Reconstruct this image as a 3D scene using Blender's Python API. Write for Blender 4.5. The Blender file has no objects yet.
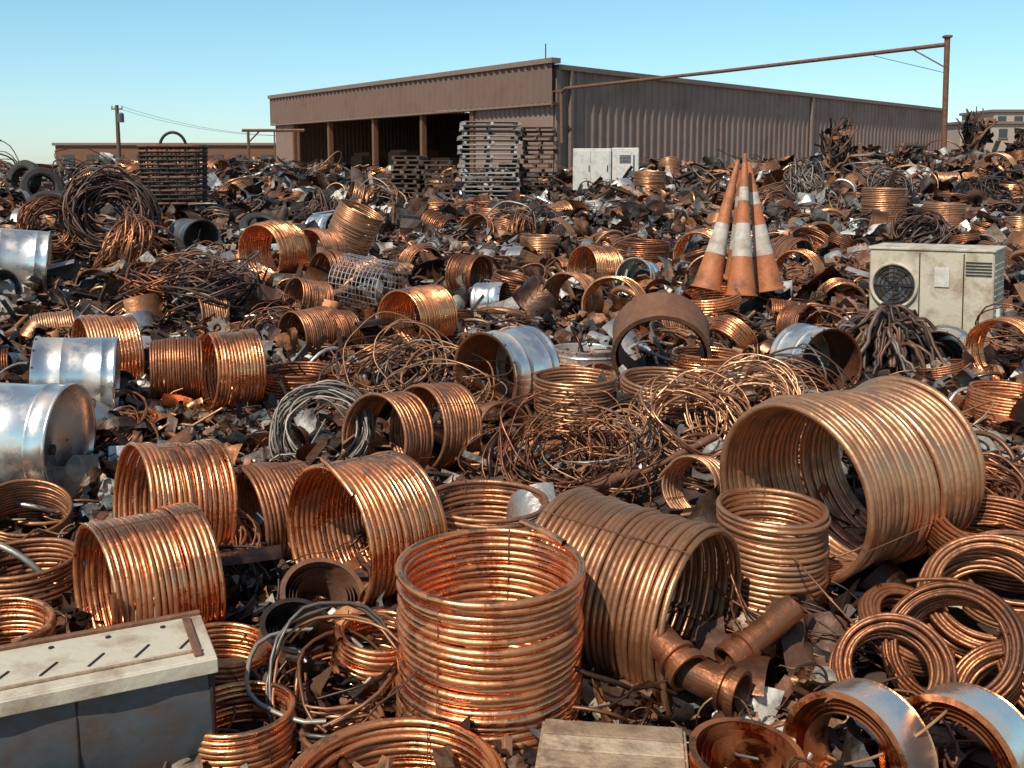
import bpy, math, random
import numpy as np
from mathutils import Vector, Matrix
random.seed(7); rng=np.random.default_rng(7)
scene=bpy.context.scene
scene.view_settings.view_transform='Standard'; scene.view_settings.look='None'; scene.view_settings.exposure=0

# ---------------- materials ----------------
def new_mat(name):
    m=bpy.data.materials.new(name); m.use_nodes=True
    nt=m.node_tree; b=nt.nodes['Principled BSDF']; return m,nt,b
def N(nt,t,**k):
    n=nt.nodes.new(t)
    for a,v in k.items(): setattr(n,a,v)
    return n
def ramp(nt,stops,interp='LINEAR'):
    r=N(nt,'ShaderNodeValToRGB'); cr=r.color_ramp; cr.interpolation=interp
    while len(cr.elements)>1: cr.elements.remove(cr.elements[0])
    cr.elements[0].position=stops[0][0]; cr.elements[0].color=(*stops[0][1],1)
    for p,c in stops[1:]:
        e=cr.elements.new(p); e.color=(*c,1)
    return r
def mat(name,stops,metal=0.,rough=.6,source='noise',nscale=6.,dirt=(.05,.03,.02),dirt_amt=.5,dscale=9.,bump=.2,bscale=25.,interp='LINEAR',rvar=.2,dlo=.48):
    m,nt,b=new_mat(name); L=nt.links
    tc=N(nt,'ShaderNodeTexCoord')
    no=N(nt,'ShaderNodeTexNoise'); no.inputs['Scale'].default_value=nscale; no.inputs['Detail'].default_value=6
    L.new(tc.outputs['Object'],no.inputs['Vector'])
    r=ramp(nt,stops,interp)
    if source=='noise': L.new(no.outputs['Fac'],r.inputs['Fac'])
    elif source=='island':
        g=N(nt,'ShaderNodeNewGeometry'); L.new(g.outputs['Random Per Island'],r.inputs['Fac'])
    elif source=='mix':
        g=N(nt,'ShaderNodeNewGeometry'); o=N(nt,'ShaderNodeObjectInfo')
        a=N(nt,'ShaderNodeMath',operation='MULTIPLY'); a.inputs[1].default_value=.4
        L.new(g.outputs['Random Per Island'],a.inputs[0])
        a2=N(nt,'ShaderNodeMath',operation='MULTIPLY_ADD'); a2.inputs[1].default_value=.6
        L.new(o.outputs['Random'],a2.inputs[0]); L.new(a.outputs[0],a2.inputs[2]); L.new(a2.outputs[0],r.inputs['Fac'])
    dn=N(nt,'ShaderNodeTexNoise'); dn.inputs['Scale'].default_value=dscale; dn.inputs['Detail'].default_value=8; dn.inputs['Roughness'].default_value=.65
    L.new(tc.outputs['Object'],dn.inputs['Vector'])
    dr=N(nt,'ShaderNodeMapRange'); dr.inputs[1].default_value=dlo; dr.inputs[2].default_value=dlo+.24; dr.inputs[4].default_value=dirt_amt
    L.new(dn.outputs['Fac'],dr.inputs[0])
    mx=N(nt,'ShaderNodeMix',data_type='RGBA'); mx.inputs['B'].default_value=(*dirt,1)
    L.new(dr.outputs[0],mx.inputs['Factor']); L.new(r.outputs['Color'],mx.inputs['A'])
    L.new(mx.outputs['Result'],b.inputs['Base Color'])
    b.inputs['Metallic'].default_value=metal
    if metal>0:
        mm=N(nt,'ShaderNodeMath',operation='MULTIPLY_ADD'); mm.inputs[1].default_value=-metal*.7; mm.inputs[2].default_value=metal
        L.new(dr.outputs[0],mm.inputs[0]); L.new(mm.outputs[0],b.inputs['Metallic'])
    rr=N(nt,'ShaderNodeMath',operation='MULTIPLY_ADD'); rr.inputs[1].default_value=rvar/max(dirt_amt,.05); rr.inputs[2].default_value=rough; rr.use_clamp=True
    L.new(dr.outputs[0],rr.inputs[0]); L.new(rr.outputs[0],b.inputs['Roughness'])
    if bump:
        bn=N(nt,'ShaderNodeTexNoise'); bn.inputs['Scale'].default_value=bscale; bn.inputs['Detail'].default_value=5
        L.new(tc.outputs['Object'],bn.inputs['Vector'])
        bp=N(nt,'ShaderNodeBump'); bp.inputs['Strength'].default_value=bump; bp.inputs['Distance'].default_value=.02
        L.new(bn.outputs['Fac'],bp.inputs['Height']); L.new(bp.outputs['Normal'],b.inputs['Normal'])
    return m
COP=mat('copper_tube',[(0,(.60,.20,.075)),(.25,(.86,.32,.125)),(.5,(.96,.41,.175)),(.75,(.88,.35,.15)),(1,(.97,.49,.25))],metal=1,rough=.25,source='mix',dirt=(.13,.043,.018),dirt_amt=.8,dscale=4.5,bump=.3,bscale=16,rvar=.35,dlo=.46)
COPD=mat('aged_copper',[(0,(.13,.048,.023)),(.4,(.36,.135,.057)),(.75,(.52,.215,.098)),(1,(.6,.29,.145))],metal=.88,rough=.38,source='mix',dirt=(.055,.024,.014),dirt_amt=.86,dscale=5,bump=.35,bscale=18,rvar=.25,dlo=.42)
TAN=mat('tan_tubing',[(0,(.48,.22,.105)),(.5,(.63,.32,.165)),(1,(.74,.41,.225))],metal=.88,rough=.35,source='mix',dirt=(.11,.045,.022),dirt_amt=.85,dscale=3.5,bump=.3,bscale=14,rvar=.25,dlo=.44)
WIRE=mat('wire_mix',[(0,(.02,.013,.009)),(.3,(.09,.04,.021)),(.46,(.21,.095,.044)),(.62,(.42,.19,.085)),(.74,(.5,.27,.13)),(.83,(.13,.11,.095)),(.92,(.38,.34,.28)),(1,(.025,.02,.018))],metal=.45,rough=.42,source='island',dirt_amt=.5,bump=0)
WIRED=mat('dark_cable',[(0,(.014,.011,.009)),(.5,(.065,.032,.02)),(.8,(.15,.07,.038)),(1,(.13,.12,.11))],metal=.25,rough=.48,source='island',dirt_amt=.4,bump=0)
WIREG=mat('grey_wire',[(0,(.16,.14,.12)),(.6,(.3,.25,.2)),(1,(.12,.065,.04))],metal=.5,rough=.45,source='island',dirt_amt=.5,bump=0)
SHARD=mat('scrap_pieces',[(0,(.015,.011,.009)),(.17,(.048,.025,.016)),(.34,(.115,.05,.027)),(.47,(.2,.085,.042)),(.57,(.3,.15,.08)),(.64,(.31,.23,.16)),(.69,(.15,.13,.115)),(.76,(.12,.145,.155)),(.82,(.37,.34,.30)),(.87,(.46,.18,.06)),(.91,(.25,.27,.275)),(.945,(.64,.61,.54))],source='island',interp='CONSTANT',rough=.55,metal=.2,dirt=(.06,.033,.02),dirt_amt=.85,dscale=6,bump=.5,bscale=22,dlo=.43)
SHARDM=mat('scrap_metal_bits',[(0,(.07,.033,.02)),(.25,(.25,.105,.05)),(.45,(.5,.205,.088)),(.6,(.78,.33,.14)),(.73,(.55,.51,.46)),(.83,(.10,.06,.045)),(.93,(.74,.71,.66))],source='island',interp='CONSTANT',rough=.34,metal=.88,dirt=(.05,.027,.017),dirt_amt=.8,dscale=6,bump=.3,bscale=20,dlo=.46)
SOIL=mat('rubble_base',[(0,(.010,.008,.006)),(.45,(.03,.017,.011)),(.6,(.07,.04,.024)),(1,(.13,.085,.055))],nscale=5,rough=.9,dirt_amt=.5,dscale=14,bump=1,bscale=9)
GROUND=mat('dry_dirt',[(0,(.16,.11,.075)),(.5,(.24,.17,.115)),(1,(.3,.22,.15))],nscale=.4,rough=.95,dirt=(.12,.08,.055),dscale=2,bump=.5,bscale=6)
STEEL=mat('galvanised_steel',[(0,(.74,.68,.61)),(.5,(.86,.81,.73)),(1,(.93,.88,.81))],metal=.93,rough=.26,nscale=3,dirt=(.28,.17,.10),dirt_amt=.65,dscale=3,bump=.18,bscale=4,dlo=.47,rvar=.3)
WHITE=mat('painted_steel_white',[(0,(.56,.54,.48)),(1,(.68,.66,.6))],nscale=2,rough=.5,dirt=(.28,.17,.1),dirt_amt=.6,dscale=4,bump=.1)
CREAM=mat('cream_enamel',[(0,(.47,.41,.30)),(1,(.57,.50,.38))],nscale=2,rough=.5,dirt=(.2,.105,.05),dirt_amt=.85,dscale=4,bump=.2,dlo=.46)
BLUEG=mat('blue_grey_steel',[(0,(.065,.083,.095)),(.5,(.105,.13,.145)),(1,(.18,.2,.21))],nscale=2.5,rough=.42,metal=.5,dirt=(.095,.05,.028),dirt_amt=.85,dscale=4,bump=.35,bscale=7,dlo=.42)
WOOD=mat('weathered_wood',[(0,(.27,.18,.11)),(.5,(.4,.28,.18)),(1,(.47,.36,.25))],source='island',rough=.85,dirt=(.10,.06,.037),dirt_amt=.8,dscale=8,bump=.6,bscale=30,dlo=.42)
WOODG=mat('grey_pallet_wood',[(0,(.24,.2,.16)),(.5,(.38,.34,.29)),(1,(.55,.5,.44))],source='island',rough=.9,dirt=(.14,.1,.07),dirt_amt=.5,bump=.3)
WOODD=mat('dark_pallet_wood',[(0,(.05,.03,.02)),(.6,(.12,.07,.045)),(1,(.2,.13,.085))],source='island',rough=.9,bump=.3)
RUST=mat('rusty_steel',[(0,(.10,.043,.023)),(.5,(.19,.085,.045)),(1,(.29,.15,.08))],nscale=8,rough=.7,metal=.3,dirt=(.05,.025,.015),bump=.4)
DARK=mat('dark_metal',[(0,(.015,.012,.01)),(1,(.05,.035,.028))],nscale=8,rough=.6,metal=.4,bump=.2)
BLACK=mat('black_rubber',[(0,(.012,.011,.01)),(1,(.035,.03,.027))],nscale=8,rough=.7,bump=.2,dirt=(.1,.06,.04),dirt_amt=.4)
ORANGE=mat('faded_orange_plastic',[(0,(.36,.11,.037)),(1,(.54,.18,.06))],nscale=5,rough=.55,dirt=(.15,.06,.028),dirt_amt=.85,dscale=5,bump=.3,dlo=.43)
CONEW=mat('dirty_reflective_band',[(0,(.42,.36,.3)),(1,(.6,.54,.47))],nscale=5,rough=.5,dirt=(.24,.14,.08),dirt_amt=.8,dscale=6,bump=.1,dlo=.42)
WALLB=mat('brown_corrugated_steel',[(0,(.205,.13,.10)),(.5,(.23,.148,.115)),(1,(.26,.17,.132))],nscale=.25,rough=.6,dirt=(.14,.08,.055),dirt_amt=.6,dscale=.5,bump=.05,bscale=3)
FASC=mat('fascia_steel',[(0,(.145,.085,.062)),(1,(.19,.115,.086))],nscale=.3,rough=.6,dirt=(.10,.05,.032),dirt_amt=.6,dscale=.6,bump=.05)
TRIM=mat('roof_trim',[(0,(.17,.11,.08)),(1,(.24,.16,.12))],nscale=.4,rough=.6,bump=.05)
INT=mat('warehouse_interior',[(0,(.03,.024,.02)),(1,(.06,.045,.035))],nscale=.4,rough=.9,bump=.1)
ROOFM=mat('roof_sheet',[(0,(.3,.25,.2)),(1,(.4,.33,.27))],nscale=.3,rough=.7,bump=.05)
STUC=mat('tan_stucco',[(0,(.38,.29,.22)),(1,(.45,.35,.27))],nscale=.5,rough=.9,bump=.05)
GLASS=mat('dark_window_glass',[(0,(.03,.04,.045)),(1,(.06,.07,.08))],nscale=.5,rough=.15,bump=0)

# ---------------- mesh builder ----------------
class MB:
    def __init__(s): s.v=[];s.f=[];s.n=0;s.mats=[]
    def add(s,v,f,m,M=None,smooth=False):
        v=np.asarray(v,float)
        if M is not None:
            A=np.array(M); v=v@A[:3,:3].T+A[:3,3]
        if m not in s.mats: s.mats.append(m)
        mi=s.mats.index(m)
        if isinstance(f,np.ndarray): groups=[f]
        else:
            d={}
            for q in f: d.setdefault(len(q),[]).append(q)
            groups=[np.array(g) for g in d.values()]
        for g in groups: s.f.append((g.astype(np.int64)+s.n,mi,smooth))
        s.v.append(v); s.n+=len(v); return s
    def mesh(s,name):
        me=bpy.data.meshes.new(name); V=np.concatenate(s.v)
        me.vertices.add(len(V)); me.vertices.foreach_set('co',V.astype(np.float32).ravel())
        loops=np.concatenate([g.ravel() for g,_,_ in s.f]); cnt=np.concatenate([np.full(len(g),g.shape[1]) for g,_,_ in s.f])
        mi=np.concatenate([np.full(len(g),m) for g,m,_ in s.f]); sm=np.concatenate([np.full(len(g),x) for g,_,x in s.f])
        me.loops.add(len(loops)); me.loops.foreach_set('vertex_index',loops.astype(np.int32))
        me.polygons.add(len(cnt)); st=np.concatenate([[0],np.cumsum(cnt)[:-1]])
        me.polygons.foreach_set('loop_start',st.astype(np.int32))
        for m in s.mats: me.materials.append(m)
        me.polygons.foreach_set('material_index',mi.astype(np.int32)); me.polygons.foreach_set('use_smooth',sm.astype(bool))
        me.update(calc_edges=True); return me
    def obj(s,name,M=None,parent=None):
        o=bpy.data.objects.new(name,s.mesh(name)); scene.collection.objects.link(o)
        if M is not None: o.matrix_world=M
        if parent: o.parent=parent
        return o
def empty(name):
    o=bpy.data.objects.new(name,None); scene.collection.objects.link(o); return o
def box(c,s,b=.01):
    h=np.array(s)/2.; b=min(b,min(h)*.4); V=[];F=[]
    cs=[(i,j,k) for i in(-1,1) for j in(-1,1) for k in(-1,1)]
    for cc in cs:
        for a in range(3):
            p=[cc[t]*(h[t]-(0 if t==a else b)) for t in range(3)]; V.append(p)
    ix=lambda cc,a: cs.index(cc)*3+a
    for a in range(3):
        o=[t for t in range(3) if t!=a]
        for sg in(-1,1):
            q=[]
            for u,w in((-1,-1),(1,-1),(1,1),(-1,1)):
                cc=[0,0,0];cc[a]=sg;cc[o[0]]=u;cc[o[1]]=w;q.append(ix(tuple(cc),a))
            F.append(q)
    for c_ in range(3):
        o=[t for t in range(3) if t!=c_]
        for u in(-1,1):
            for w in(-1,1):
                c1=[0,0,0];c1[o[0]]=u;c1[o[1]]=w;c2=c1[:];c1[c_]=-1;c2[c_]=1
                c1=tuple(c1);c2=tuple(c2);F.append([ix(c1,o[0]),ix(c2,o[0]),ix(c2,o[1]),ix(c1,o[1])])
    for cc in cs: F.append([ix(cc,0),ix(cc,1),ix(cc,2)])
    return np.array(V)+np.array(c),F
def lathe(prof,seg=48):
    p=np.array(prof,float); t=np.arange(seg)*2*math.pi/seg
    V=np.stack([p[:,0,None]*np.cos(t),p[:,0,None]*np.sin(t),np.repeat(p[:,1,None],seg,1)],-1).reshape(-1,3)
    i=np.arange(len(p)-1)[:,None]*seg; j=np.arange(seg)[None]; k=(j+1)%seg
    return V,np.stack([i+j,i+k,i+seg+k,i+seg+j],-1).reshape(-1,4)
def tube(path,r,sides=6,closed=False):
    P=np.asarray(path,float); n=len(P)
    T=np.roll(P,-1,0)-np.roll(P,1,0) if closed else np.gradient(P,axis=0)
    T/=np.linalg.norm(T,axis=1,keepdims=True)+1e-9
    u=np.cross(T[0],[0.13,.21,1]); 
    if np.linalg.norm(u)<.1: u=np.cross(T[0],[1,0,0])
    u/=np.linalg.norm(u); U=[]
    for i in range(n):
        u=u-T[i]*u.dot(T[i]); u=u/(np.linalg.norm(u)+1e-9); U.append(u)
    U=np.array(U); W=np.cross(T,U); a=np.arange(sides)*2*math.pi/sides
    rr=np.broadcast_to(np.asarray(r,float),(n,))[:,None,None]
    V=(P[:,None]+rr*(U[:,None]*np.cos(a)[None,:,None]+W[:,None]*np.sin(a)[None,:,None])).reshape(-1,3)
    m=n if closed else n-1
    i=np.arange(m)[:,None]; i2=(i+1)%n; j=np.arange(sides)[None]; k=(j+1)%sides
    F=np.stack([i*sides+j,i*sides+k,i2*sides+k,i2*sides+j],-1).reshape(-1,4)
    return V,F
def sheet(nu,nv):
    i=np.arange(nu-1)[:,None]; j=np.arange(nv-1)[None]
    return np.stack([i*nv+j,(i+1)*nv+j,(i+1)*nv+j+1,i*nv+j+1],-1).reshape(-1,4)
def axisM(pos,d,roll=0):
    d=Vector(d).normalized(); q=d.to_track_quat('Z','Y'); return Matrix.Translation(pos)@q.to_matrix().to_4x4()@Matrix.Rotation(roll,4,'Z')
def yawM(pos,yaw=0,pitch=0,roll=0):
    return Matrix.Translation(pos)@Matrix.Rotation(yaw,4,'Z')@Matrix.Rotation(pitch,4,'X')@Matrix.Rotation(roll,4,'Y')

# ---------------- terrain ----------------
_g=rng.random((256,256))
def vnoise(x,y):
    x=np.asarray(x,float)+500;y=np.asarray(y,float)+500
    xi=np.floor(x).astype(int);yi=np.floor(y).astype(int);fx=x-xi;fy=y-yi;fx=fx*fx*(3-2*fx);fy=fy*fy*(3-2*fy)
    a=_g[xi%256,yi%256];b=_g[(xi+1)%256,yi%256];c=_g[xi%256,(yi+1)%256];d=_g[(xi+1)%256,(yi+1)%256]
    return (a*(1-fx)+b*fx)*(1-fy)+(c*(1-fx)+d*fx)*fy-.5
PY=[-5,4.5,6,8,11,16,22,30,38,44,49,53,60]; PZ=[0,0,.12,.36,.7,1.0,1.32,1.62,1.9,2.0,1.2,0,-.3]
def G(x,y,cx,cy,sx,sy,a): return a*np.exp(-((x-cx)/sx)**2-((y-cy)/sy)**2)
def H(x,y):
    x=np.asarray(x,float);y=np.asarray(y,float)
    z=np.interp(y,PY,PZ)
    z=z+G(x,y,-11.5,21.5,4.2,5,.95)+G(x,y,2.9,13,.9,1.,.35)+G(x,y,4.,10.9,.7,.7,.1)
    z=z+np.clip((x-3)/11,0,1)*np.exp(-((y-37)/9)**2)*.85
    z=z+G(x,y,-12,36,7,7,.55)-G(x,y,-.5,32,5,9,.36)
    amp=np.clip(.05+.012*y,0,.42)*np.clip((55-y)/6,0,1)
    return z+amp*(vnoise(x/1.7,y/1.7)+.5*vnoise(x/.7+9,y/.7))*1.1
def hz(x,y): return float(H(x,y))

g=MB(); V=[(-1500,-300,-.05),(1500,-300,-.05),(1500,2500,-.05),(-1500,2500,-.05)]
g.add(V,[[0,1,2,3]],GROUND).obj('ground')
heap=empty('scrap_heap')
ys=np.concatenate([np.arange(0,14,.12),np.arange(14,58,.35)]); us=np.linspace(-1,1,190)
X=us[None]*(6+ys[:,None]*.75); Y=np.repeat(ys[:,None],190,1); Z=H(X,Y)+.06*vnoise(X*6,Y*6)
MB().add(np.stack([X,Y,Z],-1).reshape(-1,3),sheet(len(ys),190),SOIL,smooth=True).obj('mound',parent=heap)

# ---------------- clutter ----------------
def t_plate(bend=.3):
    u,v=np.meshgrid(np.linspace(-.5,.5,5),np.linspace(-.5,.5,4),indexing='ij'); asp=random.uniform(.15,.8)
    z=bend*(u**2)*random.uniform(-2,2)+rng.normal(0,.03,u.shape)+.15*u*v*random.uniform(-2,2)
    a=np.stack([u,v*asp,z],-1).reshape(-1,3); return a,sheet(5,4)
def t_crump():
    n=9; u,v=np.meshgrid(np.linspace(-.5,.5,n),np.linspace(-.5,.5,n),indexing='ij'); o=random.uniform(0,90)
    z=.45*vnoise(u*3+o,v*3)+.22*vnoise(u*7+o,v*7+3)+random.uniform(-.8,.8)*u*u
    uu=u*random.uniform(.6,1)+.25*vnoise(u*4+o+9,v*4); vv=v+.25*vnoise(u*4,v*4+o)
    edge=1+.25*vnoise(np.arctan2(v,u)*2+o,u*0)
    return np.stack([uu*edge,vv*edge*random.uniform(.5,1),z],-1).reshape(-1,3),sheet(n,n)
CUBEF=np.array([[0,1,3,2],[4,6,7,5],[0,4,5,1],[2,3,7,6],[0,2,6,4],[1,5,7,3]])
def t_board():
    a,b=random.uniform(.08,.3),random.uniform(.03,.1)
    V=np.array([(i,j*a,k*b) for i in(-.5,.5) for j in(-.5,.5) for k in(-.5,.5)]); V=V+rng.normal(0,.015,V.shape)
    return V,CUBEF
def t_angle():
    a=random.uniform(.05,.12); n=5; k=random.uniform(-.3,.3); V=[]
    for x in np.linspace(-.7,.7,n): V+= [(x,0,a+k*x*x),(x,0,k*x*x),(x,a,k*x*x)]
    return np.array(V),sheet(n,3)
def t_pipe(r=None,sides=8,n=7,L=1.2):
    r=r or random.uniform(.02,.07); t=np.linspace(-.5,.5,n); k=random.uniform(-1,1)
    return tube(np.stack([t*L,k*t*t*L,random.uniform(-.4,.4)*t*t],-1),r,sides)
def t_shell():
    a0=random.uniform(1.5,5.2); t=np.linspace(0,a0,14); w=random.uniform(.15,.6); R=.4
    V=np.stack([np.stack([R*np.cos(t),R*np.sin(t),np.full(14,z)],-1) for z in(-w/2,w/2)],0).reshape(-1,3); return V,sheet(2,14)
def t_can():
    R=random.uniform(.2,.35); return lathe([(0.01,-.4),(R,-.4),(R,-.05),(R*.95,0),(R,.05),(R,.4),(R*.9,.4),(R*.88,-.3),(.01,-.3)],14)
def t_gear():
    n=20; V=[];t=np.arange(n*2)*math.pi/n; R=np.where(np.arange(n*2)%4<2,.42,.34)
    a=np.stack([R*np.cos(t),R*np.sin(t)],-1); b=np.stack([.15*np.cos(t),.15*np.sin(t)],-1); m=n*2
    V=np.concatenate([np.c_[b,np.full(m,.07)],np.c_[a,np.full(m,.07)],np.c_[a,np.full(m,-.07)],np.c_[b,np.full(m,-.07)]])
    i=np.arange(4)[:,None]*m; i2=(np.arange(4)[:,None]+1)%4*m; j=np.arange(m)[None]; k=(j+1)%m
    return V,np.stack([i+j,i+k,i2+k,i2+j],-1).reshape(-1,4)
def t_torus():
    t=np.arange(20)*2*math.pi/20; R=.4; return tube(np.stack([R*np.cos(t),R*np.sin(t)*random.uniform(.8,1),.05*np.sin(2*t)],-1),random.uniform(.015,.05),6,True)
def t_wire():
    n=14; p=np.cumsum(rng.normal(0,.07,(n,3)),0); d=np.linspace(-.8,.8,n); p[:,0]+=d; p[:,1]+=random.uniform(-1,1)*d*d; p[:,2]*=.6; return tube(p,random.uniform(.008,.02),4)
def t_arc():
    a=random.uniform(2,5.5); t=np.linspace(0,a,16); R=random.uniform(.3,.5); return tube(np.stack([R*np.cos(t),R*np.sin(t),.1*np.sin(t*1.3)],-1),random.uniform(.01,.03),4)
heroes=[]
def rotmats(n,flat):
    yaw=rng.random(n)*2*math.pi; p=rng.normal(0,1,n)*flat; r=rng.normal(0,1,n)*flat
    cy,sy,cp,sp,cr,sr=np.cos(yaw),np.sin(yaw),np.cos(p),np.sin(p),np.cos(r),np.sin(r); o=np.ones(n);z=np.zeros(n)
    A=np.array([[cy,-sy,z],[sy,cy,z],[z,z,o]]).transpose(2,0,1);B=np.array([[o,z,z],[z,cp,-sp],[z,sp,cp]]).transpose(2,0,1);C=np.array([[cr,z,sr],[z,o,z],[-sr,z,cr]]).transpose(2,0,1)
    return A@B@C
def sample(n,y0,y1,pw):
    u=rng.random(n*3); y=(y0**pw+u*(y1**pw-y0**pw))**(1/pw); x=(rng.random(n*3)*2-1)*(.62*y+1.6)
    keep=np.ones(len(x),bool)
    for hx,hy,hr in heroes: keep&=~(((x-hx)**2+(y-hy)**2<hr*hr)&(rng.random(len(x))<.95))
    return x[keep][:n],y[keep][:n]
def scatter(mb,gen,nvar,count,zone,size,flat,m,smooth,lift=.1):
    y0,y1,pw=zone
    for k in range(nvar):
        v,f=gen(); v=np.asarray(v)
        x,y=sample(count//nvar,y0,y1,pw); n=len(x)
        s=rng.uniform(size[0],size[1],n)*rng.choice([.5,.8,1,1.5],n)*(1+.012*y)
        R=rotmats(n,flat)*s[:,None,None]
        z=H(x,y)+rng.random(n)*lift*(1+y*.04)
        P=np.einsum('nij,vj->nvi',R,v)+np.stack([x,y,z],-1)[:,None]
        F=(f[None]+(np.arange(n)*len(v))[:,None,None]).reshape(-1,f.shape[1])
        mb.add(P.reshape(-1,3),F,m,smooth=smooth)

# ---------------- coils ----------------
def rings(mb,R,L,r,m,seg=56,sides=8,layers=1,jit=.22,el=0.):
    n=max(2,int(L/(2*r*.97))); t=np.arange(seg)*2*math.pi/seg
    V=[];F=[];k=0
    a=np.arange(sides)*2*math.pi/sides
    bx,by=rng.normal(0,r*1.0,2); sq=rng.uniform(.004,.026); p0=rng.random()*6.28; tw=rng.normal(0,1.2); dent=rng.uniform(.0,.03); da=rng.random()*6.28; fl=rng.normal(0,.018)
    for ly in range(layers):
        for i in range(n):
            z=(i+.5)/n*L-L/2+ (r if ly%2 else 0); q=(i/n-.5)
            rr=R-r-ly*2*r+rng.normal(0,r*jit); tx,ty=rng.normal(0,r*.10,2)/R
            if rng.random()<.05: rr+=r*.4; tx,ty=rng.normal(0,r*.4,2)/R
            e=1+el+rng.normal(0,.003); ph=rng.random()*6.28
            wob=rr*(1+.004*np.sin(2*t+ph)+.002*np.sin(5*t+ph*2)+sq*np.sin(2*t+p0+tw*q)+fl*q-dent*np.exp(-((np.mod(t-da+math.pi,2*math.pi)-math.pi)/.45)**2)*math.exp(-((q-.2)/.3)**2))
            rt=wob[:,None]+r*np.cos(a)[None]
            dx,dy=rng.normal(0,r*.18,2)
            x=rt*np.cos(t)[:,None]*e+dx+bx*math.sin(q*5); y=rt*np.sin(t)[:,None]/e+dy+by*math.cos(q*4)
            zz=z+r*np.sin(a)[None]+x*tx+y*ty+r*.12*np.sin(3*t+ph)[:,None]
            V.append(np.stack([x,y,zz],-1).reshape(-1,3))
            ii=np.arange(seg)[:,None];i2=(ii+1)%seg;jj=np.arange(sides)[None];j2=(jj+1)%sides
            F.append(np.stack([ii*sides+jj,i2*sides+jj,i2*sides+j2,ii*sides+j2],-1).reshape(-1,4)+k); k+=seg*sides
    mb.add(np.concatenate(V),np.concatenate(F),m,smooth=True)
def coil(x,y,z,R,L,d,m=None,r=None,layers=1,name='copper_coil',seg=60,ties=True,tail=True,excl=True,el=0.,parent=None):
    m=m or COP; r=r or max(.011,R*.042)
    mb=MB(); rings(mb,R,L,r,m,seg=seg,layers=layers,el=el)
    if ties:
        for k in range(random.randint(1,2)):
            a=random.uniform(0,6.28); ri,ro=R-2*r*layers-.004,R+.003; h=L/2+.003
            ca,sa=math.cos(a),math.sin(a)
            mb.add(*tube([(ro*ca,ro*sa,-h),(ro*ca,ro*sa,h*.0),(ro*ca,ro*sa,h),(ri*ca,ri*sa,h),(ri*ca,ri*sa,0),(ri*ca,ri*sa,-h)],.003,4,True),RUST)
    if tail and random.random()<.6:
        a0=random.uniform(0,6.28); t=np.linspace(0,.7,14)
        p=np.stack([(R-r+t*t*R*.3)*np.cos(a0+t),(R-r+t*t*R*.3)*np.sin(a0+t),L/2+t*r*1.5],-1); mb.add(*tube(p,r,7),m,smooth=True)
    if excl: heroes.append((x,y,R*1.05 if abs(d[2])>.7 else max(R,L/2)*.95))
    return mb.obj(name,axisM((x,y,z),d,random.uniform(0,6.28)),parent)
def ucoil(x,y,ztop,zbot,R,m=None,lean=(0,0),**k):
    coil(x,y,(ztop+zbot)/2,R,ztop-zbot,(lean[0]+.02,lean[1]-.01,1),m,**k)
# foreground
ucoil(-.11,4.72,.86,-.1,.46,seg=84,r=.0195,layers=1)
coil(.66,5.35,.41,.49,.92,(.80,-.6,-.03),TAN,seg=84,r=.019)
coil(-2.05,5.35,.46,.41,.58,(-.78,-.62,.02),seg=80,r=.0165)
coil(-2.2,6.25,.60,.42,.55,(-.78,-.58,.1),seg=80,r=.016)
coil(-.90,5.95,.54,.46,.58,(-.72,-.69,.03),seg=84,r=.018)
coil(-1.60,6.5,.44,.36,.45,(-.8,-.6,.0),COPD,r=.015)
coil(2.2,6.3,.78,.58,1.15,(-.82,-.57,-.05),TAN,seg=90,r=.0245)
ucoil(1.58,5.85,.75,.08,.34,TAN,r=.018)
ucoil(-.18,6.35,.62,.2,.41,COPD,r=.017)
ucoil(-.47,3.80,.30,-.1,.47,seg=84,r=.017,layers=2)
ucoil(-1.52,4.95,.32,-.02,.25,r=.014,lean=(.08,.05))
ucoil(-1.28,4.4,.28,-.1,.27,r=.015,lean=(-.05,.05))
ucoil(-.74,5.0,.38,0,.22,r=.015,lean=(.1,-.05))
ucoil(-.80,4.42,.18,-.05,.2,COPD,r=.013)
ucoil(-2.72,5.0,.42,0,.28,r=.016,lean=(.05,-.05))
ucoil(-2.95,5.75,.46,.1,.33,COPD,r=.016)
for (x,y,z,R,L,d) in [(1.95,4.85,.2,.3,.13,(-.35,-.5,.75)),(2.3,4.9,.3,.36,.16,(-.5,-.45,.6)),(2.62,5.2,.42,.36,.2,(-.35,-.5,.8)),(2.75,4.75,.25,.3,.15,(.3,-.5,.8)),(2.2,5.25,.25,.28,.12,(.2,-.4,.9)),(3.0,5.9,.5,.42,.25,(0,-.1,1)),(2.9,5.5,.42,.35,.12,(-.2,-.3,.9)),(2.45,4.6,.2,.3,.12,(-.6,-.3,.7))]:
    coil(x,y,z,R,L,d,COPD,r=.012,layers=4,name='copper_hose_coil',ties=False)
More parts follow.
